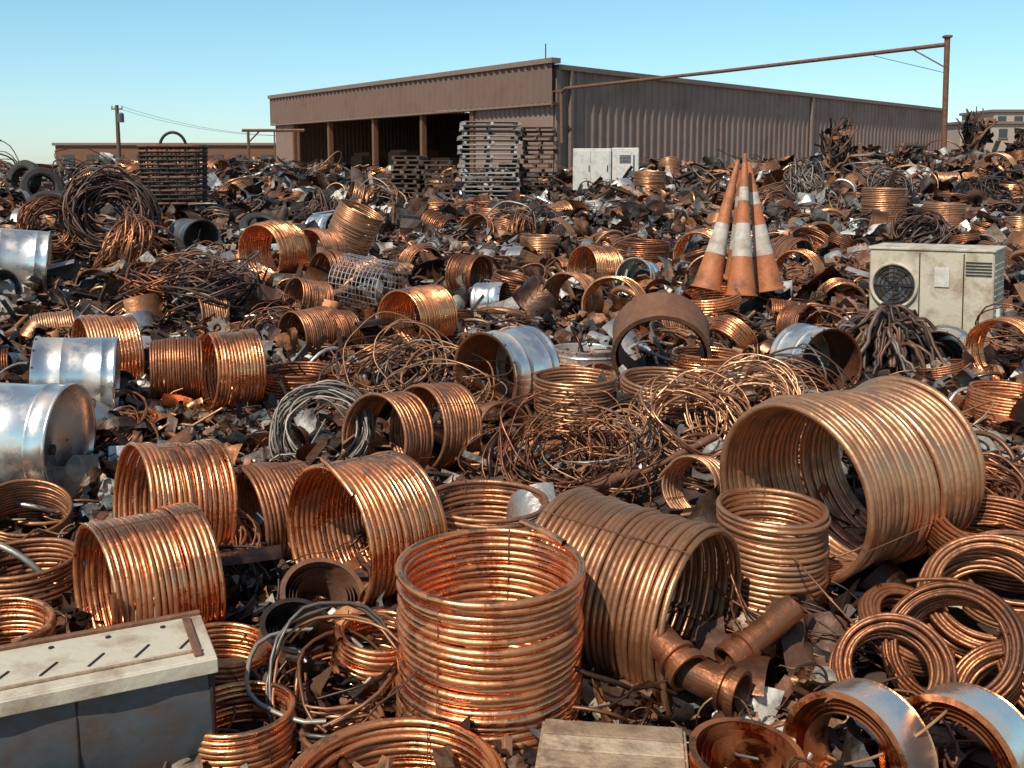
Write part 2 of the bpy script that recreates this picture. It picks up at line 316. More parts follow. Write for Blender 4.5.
# mid
coil(-3.96,9.6,.97,.37,.5,(-.80,-.6,0))
coil(-3.17,9.25,.88,.29,.46,(-.93,-.3,0),COPD)
coil(-2.62,9.15,.9,.37,.44,(-.85,-.5,.05))
ucoil(-2.1,9.6,.82,.5,.34,COPD)
coil(-1.08,11.2,1.08,.35,.6,(-.62,-.78,0))
coil(-2.27,11.,.92,.29,.45,(-.7,-.7,0),COPD)
coil(-1.95,11.1,.9,.27,.3,(-.75,-.65,0),COPD)
coil(-2.58,12.5,1.1,.26,.45,(-.7,-.6,.2),COPD)
coil(-3.7,15.5,1.46,.45,.7,(-.5,-.86,0))
coil(-3.05,15.8,1.42,.38,.5,(-.6,-.8,0),COPD)
coil(-2.7,17,1.72,.4,.75,(.45,-.1,.9),TAN)
coil(1.23,11.8,1.1,.38,.35,(-.4,-.92,.1))
coil(.76,12.3,1.12,.35,.4,(-.6,-.8,0),COPD)
ucoil(.56,8.65,.96,.42,.37,TAN)
ucoil(1.38,8.8,.90,.4,.42,TAN,lean=(.05,-.06))
ucoil(2.4,12,1.26,.95,.36,lean=(-.15,-.1))
coil(4.05,14,1.3,.32,.3,(-.6,-.8,0))
coil(4.93,9.8,.95,.34,.4,(-.75,-.6,.1))
ucoil(4.35,8.55,.86,.35,.32)
ucoil(4.7,7.6,.7,.3,.34,COPD)
ucoil(8.2,22,2.3,1.35,.48,TAN); ucoil(9.1,21,2.0,1.4,.42,TAN); ucoil(13.0,26,2.3,1.6,.5)
ucoil(.48,17,1.6,1.1,.34,TAN); ucoil(2.2,16.5,1.55,1.0,.4,COPD)
ucoil(1.9,9.6,.98,.62,.35); ucoil(4.4,32,2.6,1.8,.5,TAN)
coil(-.98,7.65,.66,.36,.35,(-.6,-.75,.2),COPD); coil(-.62,7.9,.68,.36,.4,(-.7,-.65,.15),COPD)
coil(1.34,6.95,.5,.22,.28,(-.6,-.75,.2),TAN); coil(-.1,8.0,.6,.26,.3,(.5,-.8,.3),COPD)
coil(-4.3,6.6,.42,.28,.4,(-.9,-.4,0),COPD); coil(-3.35,6.6,.32,.3,.4,(.2,-.3,.9),COPD)
coil(-2.55,14,1.25,.33,.4,(-.7,-.6,.1),COPD); coil(2.95,15.5,1.4,.4,.4,(-.6,-.8,0)); coil(3.3,11.3,.95,.26,.3,(.6,-.7,.1),COPD)
coil(1.2,14.2,1.3,.36,.5,(-.8,-.5,.1)); coil(-.6,14,1.25,.3,.4,(.8,-.5,0),COPD)

# ---------------- drums ----------------
def drum(x,y,z,R,L,d,band=None,name='steel_drum',m=None,roll=0):
    m=m or STEEL; mb=MB(); h=L/2
    prof=[(.01,-h+.03),(R*.5,-h+.028),(R*.96,-h+.03),(R*.98,-h),(R*1.03,-h-.005),(R*1.03,-h+.02),(R,-h+.03),(R,-.34*L),(R*1.02,-.33*L),(R,-.32*L),(R,-.1*L),(R,.05*L),(R,.15*L),(R*1.02,.16*L),(R,.17*L),(R,h-.03),(R*1.03,h-.02),(R*1.03,h+.005)]
    v,f=lathe(prof,64)
    ang=np.arctan2(v[:,1],v[:,0]); k=1-.02*np.clip(np.sin(ang*3+v[:,2]*7+x)*np.sin(v[:,2]*5+y*3),0,1); v[:,0]*=k; v[:,1]*=k
    mb.add(v,f,m,smooth=True)
    mb.add(*lathe([(R*1.03,h+.005),(R*.965,h+.005),(R*.955,h-.01),(R*.95,-h+.06)],64),band or m,smooth=True)
    mb.add(*lathe([(R*.5,-h+.05),(R*.52,-h+.11),(.01,-h+.11)],24),DARK)
    mb.add(*lathe([(.04,-h+.025),(.04,-h+.01),(.01,-h+.01)],16),DARK,Matrix.Translation((R*.6,0,0)))
    for k in range(14):
        a=k*2*math.pi/14; mb.add(*box((R*1.03*math.cos(a),R*1.03*math.sin(a),h-.01),(.016,.016,.016),.004),DARK)
    heroes.append((x,y,max(R,L/2)*.95)); return mb.obj(name,axisM((x,y,z),d,roll))
drum(-3.80,7.35,.74,.42,.92,(-.99,.02,.02))
drum(-3.85,8.65,.93,.36,.66,(-.93,-.3,.05))
drum(-4.9,8.3,.9,.4,.7,(-.8,-.5,.05))
drum(-.05,9.05,.9,.39,.6,(-.68,-.73,.02),COPD)
drum(2.97,9.6,.88,.35,.5,(.35,-.93,.05),COPD)
drum(4.5,10.2,.84,.27,.4,(-.6,-.8,0),COPD)
drum(.78,10.35,.78,.34,.2,(.02,.03,1)); drum(-.25,12.8,1.05,.24,.4,(.9,-.4,.1)); drum(1.75,13.6,1.25,.26,.4,(-.5,-.8,.2))
drum(-7.25,14.4,1.42,.46,.95,(-.9,-.35,.1)); drum(-7.0,13.0,1.1,.35,.7,(.95,-.25,.0)); drum(-5.6,17.5,1.5,.35,.6,(.7,-.7,0),m=BLUEG); drum(-3.6,19.5,1.5,.36,.6,(.8,-.6,.1))
def band(x,y,z,R,L,d,mo,mi,name='metal_band_roll',th=.018,roll=0,inner=3):
    mb=MB();h=L/2
    mb.add(*lathe([(R,-h),(R,-h*.5),(R,h*.5),(R,h)],72),mo,smooth=True)
    mb.add(*lathe([(R-th,-h),(R-th,h)],72),mi,smooth=True)
    for s in(-1,1):
        mb.add(*lathe([(R,s*h),(R+.006,s*(h+.004)),(R-th-.006,s*(h+.004)),(R-th,s*h)],72),mi)
    for q in range(inner): mb.add(*lathe([(R-th-.03-q*.02,-h*.9),(R-th-.035-q*.02,h*.85)],60),mi,smooth=True)
    heroes.append((x,y,R*.95)); return mb.obj(name,axisM((x,y,z),d,roll))
band(1.45,9.55,1.06,.47,.42,(-.12,-.93,-.42),RUST,RUST,'steel_band_ring',inner=1,th=.03)
band(1.53,4.12,.2,.30,.24,(-.62,-.55,.1),STEEL,COP)
band(1.98,4.1,.18,.31,.26,(-.62,-.55,.12),STEEL,COP)
band(1.0,4.0,.17,.24,.26,(.05,-.06,1),COP,COP)
band(-1.2,5.15,.2,.19,.3,(.25,-.3,.9),RUST,DARK,'rusty_can')
band(-1.12,5.5,.26,.24,.25,(.3,-.45,.8),DARK,RUST,'rusty_can')

def fitting(x,y,z,d,L,R=.07):
    mb=MB();h=L/2
    mb.add(*lathe([(R*.8,-h),(R,-h),(R,h*.35),(R*1.25,h*.36),(R*1.25,h*.5),(R*1.02,h*.52),(R*1.02,h*.7),(R*1.3,h*.72),(R*1.3,h),(R*1.1,h),(R*.95,h*.6),(R*.85,-h)],32),RUST if R<.06 else COPD,smooth=False)
    heroes.append((x,y,L*.4)); mb.obj('copper_pipe_fitting',axisM((x,y,z),d))
fitting(.78,4.72,.40,(.45,-.75,-.3),.34,.085); fitting(.98,4.58,.30,(.75,-.6,-.1),.3,.09); fitting(1.3,4.95,.36,(-.75,-.45,-.35),.5,.07)
fitting(-1.55,6.9,.5,(.95,-.2,.1),.7,.045); fitting(.55,6.9,.5,(.7,.5,.1),.9,.04); fitting(1.1,7.3,.55,(.8,.5,.22),1.2,.025)

def trough():
    mb=MB(); L=1.7; W=.46; n=15
    t=np.linspace(0,math.pi,n)
    pts=[(-W/2,.26)]+[(-W/2*math.cos(a)*1.06,.12-.52*math.sin(a)**.8) for a in t]+[(W/2,.26)]
    V=[];
    for x in np.linspace(-L/2,L/2,14):
        for (yy,zz) in pts: V.append((x,yy+.010*math.sin(x*13+zz*9),zz+.006*math.sin(x*9+yy*7)))
    mb.add(V,sheet(14,len(pts)),BLUEG,smooth=True)
    for s in(-1,1):
        mb.add([(s*(L/2-.015),yy,zz) for yy,zz in pts],[list(range(len(pts)))],BLUEG)
        mb.add(*tube([(s*L/2,yy,zz) for yy,zz in pts],.014,6),DARK,smooth=True)
    for x in(-.35,.3): mb.add(*tube([(x,yy*1.01,zz) for yy,zz in pts],.008,5),DARK,smooth=True)
    v,f=box((0,-.01,.285),(L+.05,W+.05,.022),.006); mb.add(v,f,CREAM)
    mb.add(*box((0,-W/2-.05,.262),(L+.05,.02,.066),.006),CREAM); mb.add(*box((0,W/2+.03,.30),(L+.05,.03,.03),.008),RUST)
    mb.add(*box((L/2-.05,-.01,.305),(.035,W,.015),.004),RUST); mb.add(*box((0,-.18,.303),(L*.97,.014,.012),.003),WOOD)
    for k in range(9):
        x=-L/2+.1+k*.19; mb.add(*box((x,-.06,.298),(.012,.13,.006),.002),DARK,Matrix.Translation((x,-.06,0))@Matrix.Rotation(-.55,4,'Z')@Matrix.Translation((-x,.06,0)))
    for k in range(7):
        x=-L/2+.1+k*.24; mb.add(*lathe([(.012,0),(.012,.006),(.001,.01)],8),DARK,Matrix.Translation((x,.17,.297)))
    return mb.obj('sheet_metal_trough',yawM((-2.2,4.02,.34),math.radians(25),math.radians(-3)))
trough(); heroes.append((-1.8,4.1,.45)); heroes.append((-2.2,3.9,.5))
mb=MB()
for i in range(3): mb.add(*box((0,-.12+i*.12,.15),(.62,.112,.02),.004),WOOD)
for s in(-1,1):
    for j in range(3): mb.add(*box((0,s*.185,-.1+j*.1),(.62,.018,.09),.004),WOOD)
    for j in range(3): mb.add(*box((s*.315,0,-.1+j*.1),(.018,.35,.09),.004),WOOD)
    for t in(-1,1): mb.add(*box((s*.27,t*.203,0),(.05,.018,.28),.003),WOOD)
mb.obj('wooden_crate',yawM((.44,4.08,.12),math.radians(-7))); heroes.append((.46,4.05,.38))

# ---------------- AC unit ----------------
def ac(x,y,z,yaw,W=1.35,D=.55,Hh=1.0,name='air_conditioner_unit'):
    mb=MB(); mb.add(*box((0,0,0),(W,D,Hh),.015),CREAM)
    for xx in (-.08*W,.27*W): mb.add(*box((xx,-D/2-.002,0),(.012,.012,Hh*.94),.002),DARK)
    mb.add(*box((0,0,Hh/2+.012),(W+.03,D+.03,.03),.008),CREAM); mb.add(*box((0,0,-Hh/2-.02),(W*.96,D*.9,.05),.005),DARK)
    cx=-W*.29; M=Matrix.Translation((cx,-D/2-.004,.08*Hh))@Matrix.Rotation(math.pi/2,4,'X')
    mb.add(*lathe([(.265,-.002),(.275,.025),(.245,.028),(.235,.0)],40),CREAM,M,smooth=True)
    mb.add(*lathe([(.235,.004),(.001,.005)],40),BLACK,M)
    for r in(.05,.1,.15,.2): mb.add(*lathe([(r,.012),(r+.006,.018),(r+.012,.012)],32),DARK,M)
    for k in range(4):
        a=k*math.pi/4; mb.add(*box((0,0,.016),(.46,.01,.006),.002),DARK,M@Matrix.Rotation(a,4,'Z'))
    for k in range(5):
        Mk=M@Matrix.Rotation(k*math.pi*.4,4,'Z'); mb.add([(0,.03,.008),(.21,.02,.007),(.2,.12,.011),(.03,.07,.010)],[[0,1,2,3]],BLUEG,Mk)
    for k in range(5): mb.add(*box((.385*W,-D/2-.008,.38*Hh-k*.035),(.2*W,.012,.012),.003),DARK)
    mb.add(*box((.1*W,-D/2-.008,.2*Hh),(.16,.012,.22),.003),WHITE)
    for k in range(10): mb.add(*box((W/2+.004,0,.35*Hh-k*.07),(.01,D*.75,.016),.003),CREAM)
    mb.add(*box((W/2+.02,-.1,-.2*Hh),(.05,.09,.14),.008),WHITE)
    heroes.append((x,y,.75)); return mb.obj(name,yawM((x,y,z),yaw,.02,-.02))
ac(4.93,11.5,1.34,math.radians(-37))
mb=MB()
mb.add(*box((-.45,0,0),(1.35,1.0,1.6),.02),WHITE); mb.add(*box((.72,.05,.02),(.95,.9,1.6),.02),WHITE)
for xx in(-.78,-.12,.72): mb.add(*box((xx,-.515,.02),(.56,.02,1.4),.008),WHITE)
for xx in(-.55,.1,.92): mb.add(*box((xx,-.54,.1),(.03,.03,.22),.006),DARK)
for k in range(6): mb.add(*box((.72,-.535,.55-k*.05),(.4,.02,.02),.004),DARK)
mb.obj('metal_cabinet',yawM((3.35,36,2.58),math.radians(-8)))

def pallets(x,y,z,W,D,n,m,yaw,name='pallet_stack'):
    mb=MB(); h=.15
    for i in range(n):
        ox,oy,ra=rng.normal(0,.06),rng.normal(0,.05),rng.normal(0,.03)
        M=Matrix.Translation((ox,oy,i*h))@Matrix.Rotation(ra,4,'Z')
        for k in range(7):
            if rng.random()<.92: mb.add(*box((0,-D/2+D*(k+.5)/7,h-.02),(W*rng.uniform(.93,1),D/9,.022),.004),m,M)
        for k in(-1,0,1): mb.add(*box((k*(W/2-.06),0,h*.5-.01),(.09,D,.09),.004),m,M)
        for k in(-1,0,1): mb.add(*box((0,k*(D/2-.06),.012),(W,.1,.02),.004),m,M)
    return mb.obj(name,yawM((x,y,z),yaw))
pallets(-.78,33,1.35,1.9,1.2,19,WOODG,.12); pallets(.88,33.6,1.35,1.15,1.1,18,WOODD,-.1); pallets(-2.4,32.6,1.3,1.0,1.1,11,WOODD,.05); pallets(-3.4,32.8,1.3,.95,1.1,12,WOODD,-.15)
def cone(bx,by,bz,ax,ay,az):
    d=Vector((ax-bx,ay-by,az-bz)); L=d.length; mb=MB(); R0=.185
    def rr(z): return (R0*(1-z/L)+.022*(z/L))*(1-.14*math.sin(math.pi*z/L))
    lv=[0,.26*L,.261*L,.5*L,.501*L,.66*L,.661*L,.76*L,.761*L,L]; ms=[ORANGE,None,CONEW,None,ORANGE,None,CONEW if bx>2.6 else ORANGE,None,ORANGE]
    for i in range(0,10,2):
        a,b=lv[i],lv[i+1]; zs=np.linspace(a,b,5); mb.add(*lathe([(rr(z),z) for z in zs],32),ms[i],smooth=True)
    mb.add(*lathe([(R0,0),(R0+.02,-.005),(R0+.022,-.03),(R0-.02,-.035),(R0-.02,.0),(.03,L*.8)],32),ORANGE)
    mb.add(*lathe([(.022,L),(.016,L+.005),(.014,L-.1)],16),DARK)
    mb.obj('traffic_cone',axisM((bx,by,bz),d))
cone(2.44,12.35,1.28,2.84,12.6,2.86); cone(2.83,12.2,1.22,2.90,12.5,2.94); cone(3.25,12.5,1.25,3.0,12.72,2.84); cone(3.0,13.1,1.35,2.93,12.85,2.74)
heroes.append((2.86,12.5,.55))
mb=MB(); R=.34;L=.75
for k in range(26):
    a=k*2*math.pi/26; mb.add(*tube([(R*math.cos(a),R*math.sin(a),-L/2),(R*math.cos(a+.04),R*math.sin(a+.04),L/2)],.006,4),STEEL)
t=np.arange(40)*2*math.pi/40
for z in np.linspace(-L/2,L/2,13): mb.add(*tube(np.stack([R*np.cos(t),R*np.sin(t),z+0*t],-1),.006,4,True),STEEL)
mb.obj('wire_mesh_basket',axisM((-1.85,12.7,1.28),(.8,-.45,-.1)))
mb=MB(); Hh=1.2; R=.68
t=np.arange(48)*2*math.pi/48
def sq(z,ph,amp=.03):
    rad=R*(1-.07*(1-z/Hh))/(np.abs(np.cos(t))**5+np.abs(np.sin(t))**5)**.2*(1+amp*np.sin(12*t+ph)); return np.stack([rad*np.cos(t),rad*.8*np.sin(t),z+0*t],-1)
for zi,zz in enumerate(np.linspace(0,Hh,14)): mb.add(*tube(sq(zz,math.pi*(zi%2)),.032,5,True),DARK if zi%3 else RUST,smooth=True)
for k in range(24):
    a=(k+.5)*2*math.pi/24; p=[]
    for z in np.linspace(0,Hh,6):
        q=R*(1-.07*(1-z/Hh))/(abs(math.cos(a))**5+abs(math.sin(a))**5)**.2; p.append((q*math.cos(a),q*.8*math.sin(a),z))
    mb.add(*tube(p,.022,5),DARK,smooth=True)
mb.add(*tube(sq(Hh+.02,0,0),.045,6,True),RUST,smooth=True)
mb.add(*box((0,0,.03),(R*1.5,R*1.15,.03),.005),DARK)
a=np.linspace(0,math.pi,16); mb.add(*tube(np.stack([.27*np.cos(a),0*a,Hh+.32*np.sin(a)],-1),.032,6),DARK,smooth=True)
mb.obj('woven_metal_basket',yawM((-7.35,21.8,1.98),.25))

def tangle(n=16,R=.4,thick=.008,spread=.12,m=None,seg=36,tilt=.25,open_=True,sides=4,h=.15):
    mb=MB(); m=m or WIRE
    for i in range(n):
        a0=random.uniform(0,6.28); span=random.uniform(4,11) if open_ else 6.28
        t=np.linspace(0,span,int(seg*span/6.28)); r=R*random.uniform(.65,1.1)
        c=rng.normal(0,spread,3)*R; tx,ty=rng.normal(0,tilt,2); ph=random.uniform(0,6)
        rr=r*(1+.06*np.sin(2*t+ph)+.03*np.sin(5.3*t+ph))
        x=rr*np.cos(t+a0);y=rr*np.sin(t+a0)
        z=x*tx+y*ty+c[2]+h*R*np.sin(1.7*t+ph)*.4+random.uniform(0,h)*R
        mb.add(*tube(np.stack([x+c[0],y+c[1],z],-1),thick*random.uniform(.7,1.3),sides),m,smooth=True)
    return mb
def htangle(x,y,z,d,name='wire_coil',**k): tangle(**k).obj(name,axisM((x,y,z),d,random.uniform(0,6)))
htangle(.35,7.3,.56,(.1,-.5,.8),n=26,R=.46,thick=.008,name='wire_tangle',tilt=.25,spread=.22,m=COPD)
htangle(.75,7.6,.58,(-.2,-.3,.9),n=18,R=.4,thick=.007,name='wire_tangle',tilt=.25,spread=.22)
htangle(1.45,7.9,.68,(.1,-.6,.7),n=24,R=.45,thick=.009,m=TAN,name='wire_tangle',tilt=.2)
htangle(2.0,8.1,.74,(-.3,-.7,.7),n=22,R=.42,thick=.009,m=TAN,name='wire_tangle',tilt=.2)
htangle(-1.53,7.8,.68,(.15,-.85,.45),n=24,R=.36,thick=.009,m=WIREG,tilt=.1,spread=.06)
htangle(-1.1,9.3,.80,(0,-.5,.8),n=24,R=.45,thick=.007,name='wire_tangle',tilt=.25,spread=.25,m=WIRE)
htangle(-.5,8.8,.7,(0,-.3,.9),n=18,R=.4,thick=.007,name='wire_tangle',tilt=.3,spread=.3)
htangle(-6.9,17,1.95,(.35,-.9,.2),n=70,R=.62,thick=.017,m=WIRED,tilt=.12,spread=.16,h=.5,sides=5)
htangle(-5.9,15.5,1.45,(-.75,-.4,.5),n=40,R=.5,thick=.014,m=COPD,tilt=.08,spread=.05,h=.6,sides=5)
htangle(-7.6,16.4,1.75,(.5,-.8,.3),n=30,R=.45,thick=.012,m=COPD,tilt=.15,spread=.1,h=.3)
htangle(-1.95,6.0,.3,(-.1,-.3,.95),n=26,R=.32,thick=.01,m=COPD,tilt=.2,name='wire_tangle')
htangle(-1.75,5.6,.26,(.5,-.5,.6),n=20,R=.3,thick=.008,m=WIRED,tilt=.2)
htangle(3.1,6.6,.5,(.0,-.3,.95),n=30,R=.45,thick=.011,m=COPD,tilt=.2)
for (x,y,rr_,mm_) in [(12,25,.6,WIRED),(10.3,27,.6,WIRED),(7.6,18.5,.5,WIRED),(8.4,29,.7,WIREG),(-11.5,27,.7,WIRED),(-4.5,24,.5,WIRED)]:
    htangle(x,y,hz(x,y)+.2,(random.gauss(0,.4),-.5,.8),n=30,R=rr_,thick=.02,m=mm_,tilt=.3,spread=.2,h=.5,name='wire_tangle')
for i,(x,y) in enumerate([(-4.3,12.5),(-3.9,12.9),(-3.7,12.2)]): htangle(x,y,hz(x,y)+.2,(0,-.1,1),n=30,R=.5,thick=.014,m=WIRED if i else COPD,tilt=.07,h=.7,name='cable_stack')
mb=MB()
for i in range(150):
    a=random.uniform(0,6.28); R1=random.uniform(.25,.74); top=random.uniform(.3,.62)
    n=12; s=np.linspace(0,1,n); w=random.uniform(-.6,.6)
    p=np.stack([R1*s**.7*np.cos(a+w*s),R1*s**.7*np.sin(a+w*s)*.8,top*(1-s**2.2)-.12+.05*np.sin(s*9+i)],-1)+rng.normal(0,.012,(n,3))
    mb.add(*tube(p,random.uniform(.015,.024),6),WIRED,smooth=True)
mb.obj('cable_pile',Matrix.Translation((3.95,10.3,.82))); heroes.append((3.95,10.3,.5))
def tire(x,y,z,d,R=.4,w=.22):
    mb=MB();h=w/2
    mb.add(*lathe([(R*.6,-h*.8),(R*.7,-h),(R*.93,-h*.95),(R,-h*.7),(R*1.005,-h*.3),(R*.985,-h*.25),(R*.985,-h*.18),(R*1.005,-h*.13),(R*1.005,h*.13),(R*.985,h*.18),(R*.985,h*.25),(R*1.005,h*.3),(R,h*.7),(R*.93,h*.95),(R*.7,h),(R*.6,h*.8),(R*.62,0),(R*.6,-h*.8)],40),BLACK,smooth=False)
    mb.obj('car_tire',axisM((x,y,z),d))
tire(-9.4,20,2.35,(.5,-.8,.2)); tire(-9.9,20.3,2.5,(-.3,-.8,.3)); tire(-8.9,19.3,2.05,(.2,-.4,.9)); tire(-10.3,19.2,2.2,(.7,-.6,.1),.38); tire(-4.8,19,1.6,(.2,-.5,.8))
def twisted(x,y,z,hh,name='twisted_scrap_metal'):
    mb=MB()
    for i in range(34):
        n=9; s=np.linspace(0,1,n); a=random.uniform(0,6.28); r=random.uniform(.1,.6)*hh*.5; H1=hh*random.uniform(.4,1)
        p=np.stack([r*s*np.cos(a+s*2),r*s*np.sin(a+s*2),H1*s**.8],-1)+rng.normal(0,.05,(n,3)); mb.add(*tube(p,np.linspace(.09,.03,n)*random.uniform(.5,1.2),5),DARK if i%3==0 else RUST,smooth=True)
    for i in range(16):
        v,f=t_crump(); mb.add(v*random.uniform(.4,.7),f,RUST if i%2 else DARK,yawM((random.uniform(-.4,.4),random.uniform(-.3,.3),random.uniform(.1,hh*.9)),random.uniform(0,6),random.uniform(0,3)))
    mb.obj(name,Matrix.Translation((x,y,z)))
twisted(11.0,34,hz(11.0,34)-.1,2.4); twisted(17.0,37,hz(17.,37)-.1,2.3); twisted(18.9,37,hz(18.9,37)-.1,1.3); twisted(-8.8,26,hz(-8.8,26),.8); twisted(13.6,35,hz(13.6,35)-.1,1.0)

tc=[]
for i in range(10):
    mb=MB(); rings(mb,random.uniform(.25,.42),random.uniform(.25,.7),.017,[COP,COPD,TAN,COPD,RUST][i%5],seg=36,sides=6); tc.append(mb.mesh('loose_coil'))
tt=[tangle(n=random.randint(10,20),R=random.uniform(.3,.5),thick=random.choice([.007,.009,.012]),tilt=random.choice([.12,.3]),spread=.2,m=[WIRE,COPD,WIRED,WIRE,WIRED,COPD][i%6],seg=26).mesh('wire_bundle') for i in range(12)]
def inst(meshes,n,zone,nm,lift,zs,upprob=.4):
    x,y=sample(n,*zone)
    for i in range(len(x)):
        me=random.choice(meshes); o=bpy.data.objects.new(nm,me); scene.collection.objects.link(o)
        d=(random.gauss(0,.25),random.gauss(0,.25),1) if random.random()<upprob else (random.gauss(-.3,.8),random.gauss(-.7,.4),random.gauss(0,.25))
        s=random.uniform(*zs)*(1+.006*y[i]); o.matrix_world=axisM((x[i],y[i],hz(x[i],y[i])+lift*s),d,random.uniform(0,6))@Matrix.Scale(s,4)
        o.parent=heap
inst(tc,60,(9,18,1.4),'loose_coil',.2,(.6,1.0)); inst(tc,140,(18,46,1.6),'loose_coil',.2,(.7,1.2))
inst(tt,30,(3.6,9,1.6),'wire_bundle',.06,(.5,.85),.8); inst(tt,60,(9,18,1.6),'wire_bundle',.1,(.6,1.0),.75); inst(tt,90,(18,46,1.7),'wire_bundle',.12,(.8,1.3),.7)

A=(3.0,12,1.5);B=(12,25,1.6);C=(25,49,1.7)
mb=MB()
for z,k,s in((A,1.15,.9),(B,1.45,1.15),(C,1.4,1.55)):
    q=lambda n:int(n*k)
    scatter(mb,t_plate,12,q(1700),z,(.12*s,.34*s),.6,SHARD,False,.16)
    scatter(mb,t_crump,12,q(1500),z,(.14*s,.38*s),.7,SHARD,True,.16)
    scatter(mb,t_board,12,q(3000),z,(.10*s,.38*s),.5,SHARD,False,.14)
    scatter(mb,t_angle,6,q(1100),z,(.15*s,.42*s),.5,SHARD,False,.14)
    scatter(mb,t_can,4,q(420),z,(.12*s,.28*s),.9,SHARD,True,.12)
    scatter(mb,t_gear,2,q(150),z,(.15*s,.35*s),.7,SHARD,False,.14)
scatter(mb,t_board,10,7000,(3,10,1.5),(.03,.12),.6,SHARD,False,.12)
scatter(mb,t_plate,8,3000,(3,10,1.5),(.04,.12),.7,SHARD,False,.14)
mb.obj('scrap_pieces',parent=heap)
mb=MB()
for z,k,s in((A,1.2,.9),(B,1.3,1.15),(C,1.05,1.45)):
    q=lambda n:int(n*k)
    scatter(mb,t_pipe,10,q(1100),z,(.15*s,.42*s),.4,SHARDM,True)
    scatter(mb,t_shell,8,q(850),z,(.2*s,.5*s),.8,SHARDM,True,.14)
    scatter(mb,t_torus,6,q(400),z,(.25*s,.55*s),.7,SHARDM,True)
    scatter(mb,t_crump,6,q(500),z,(.1*s,.28*s),.7,SHARDM,True)
mb.obj('metal_bits',parent=heap)
mb=MB()
for z,k,s in((A,1.,1.),(B,1.,1.1),(C,.6,1.3)):
    q=lambda n:int(n*k)
    scatter(mb,t_wire,10,q(1200),z,(.25*s,.55*s),.3,WIRE,True,.13)
    scatter(mb,t_arc,8,q(850),z,(.3*s,.6*s),.4,WIRE,True,.13)
mb.obj('loose_wires',parent=heap)

# ---------------- warehouse ----------------
Lc=np.array((-20.1,85.8));Cc=np.array((2.3,56.2));Rc=np.array((42.6,100.));Bc=Lc+Rc-Cc
wh=empty('warehouse'); ZT=8.35
def corr(mb,p,q,z0,z1,m,pitch=.45,dep=.07,nrm=None):
    p=np.array(p,float);q=np.array(q,float);L=np.linalg.norm(q-p);d=(q-p)/L
    n=np.array([d[1],-d[0]]) if nrm is None else nrm
    k=int(L/pitch); V=[]
    for i in range(k):
        for f,o in((0,0),(.55,0),(.68,1),(.87,1)): V.append((i+f)/k*L+1j*o*dep)
    V.append(L+0j); P=[]
    for w in V:
        b=p+d*w.real+n*w.imag
        for z in(z0,z1): P.append((b[0],b[1],z))
    mb.add(P,sheet(len(V),2),m)
dL=(Lc-Cc)/np.linalg.norm(Lc-Cc); nL=np.array([-dL[1],dL[0]])
if nL[1]>0:nL=-nL
dR=(Rc-Cc)/np.linalg.norm(Rc-Cc); nR=np.array([dR[1],-dR[0]])
lenL=np.linalg.norm(Lc-Cc);lenR=np.linalg.norm(Rc-Cc)
def pt(base,d,s,n=None,o=0): 
    r=base+d*s
    return r if n is None else r+n*o
mb=MB(); corr(mb,Cc,Rc,0,ZT-.25,WALLB,nrm=nR,pitch=.75,dep=.07); corr(mb,Cc,pt(Cc,dL,7.5),0,6.3,WALLB,nrm=nL); corr(mb,pt(Cc,dL,33.5),Lc,0,6.3,WALLB,nrm=nL)
corr(mb,Rc,Bc,0,ZT-.25,WALLB,nrm=dR);corr(mb,Bc,Lc,0,ZT-.25,WALLB,nrm=-nR)
mb.obj('walls',parent=wh)
mb=MB(); corr(mb,pt(Cc,dL,-.3,nL,.35),pt(Lc,dL,.2,nL,.35),6.25,ZT,FASC,nrm=nL,pitch=.6,dep=.1)
mb.obj('fascia',parent=wh)
def wbox(mb,base,d,n,s0,s1,z0,z1,o0,o1,m):
    P=[]
    for s in(s0,s1):
        for o in(o0,o1):
            for z in(z0,z1):
                b=base+d*s+n*o; P.append((b[0],b[1],z))
    mb.add(P,CUBEF,m)
mb=MB()
wbox(mb,Cc,dL,nL,-.5,lenL+.3,ZT+.003,ZT+.28,-.1,.55,TRIM); wbox(mb,Cc,dR,nR,.12,lenR+.2,ZT-.3,ZT-.02,-.1,.3,TRIM)
wbox(mb,Cc,dL,nL,-.3,lenL+.2,6.1,6.24,-.3,.42,TRIM)
wbox(mb,Cc,dR,nR,.0,.35,0,ZT-.31,.1,.25,TRIM); wbox(mb,Cc,dR,nR,1.2,1.4,0,ZT-.31,.1,.3,TRIM)
wbox(mb,Cc,dR,nR,lenR*.52,lenR*.52+.2,0,ZT-.31,.1,.3,TRIM)
wbox(mb,Cc,dL,nL,7.5,7.9,0,6.09,-.2,.2,RUST)
for s in(13.5,20,27,33.3): wbox(mb,Cc,dL,nL,s,s+.3,0,6.09,-.2,.15,RUST)
mb.obj('columns_and_trim',parent=wh)
mb=MB(); c=(Cc+Bc)/2
P=[(*pt(Cc,dL,0),ZT-.01),(*Rc,ZT-.01),(*Bc,ZT-.01),(*Lc,ZT-.01),(c[0],c[1],ZT+.25)]
mb.add(P,[[0,1,4],[1,2,4],[2,3,4],[3,0,4]],ROOFM); mb.obj('roof',parent=wh)
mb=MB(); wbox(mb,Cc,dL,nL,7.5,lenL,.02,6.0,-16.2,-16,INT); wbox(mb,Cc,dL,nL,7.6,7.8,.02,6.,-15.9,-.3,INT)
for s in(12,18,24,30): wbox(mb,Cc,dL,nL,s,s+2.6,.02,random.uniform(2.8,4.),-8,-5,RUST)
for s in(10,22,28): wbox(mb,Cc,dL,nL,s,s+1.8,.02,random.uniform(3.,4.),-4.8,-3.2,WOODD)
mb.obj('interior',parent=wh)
mb=MB(); s0=lenR*.835
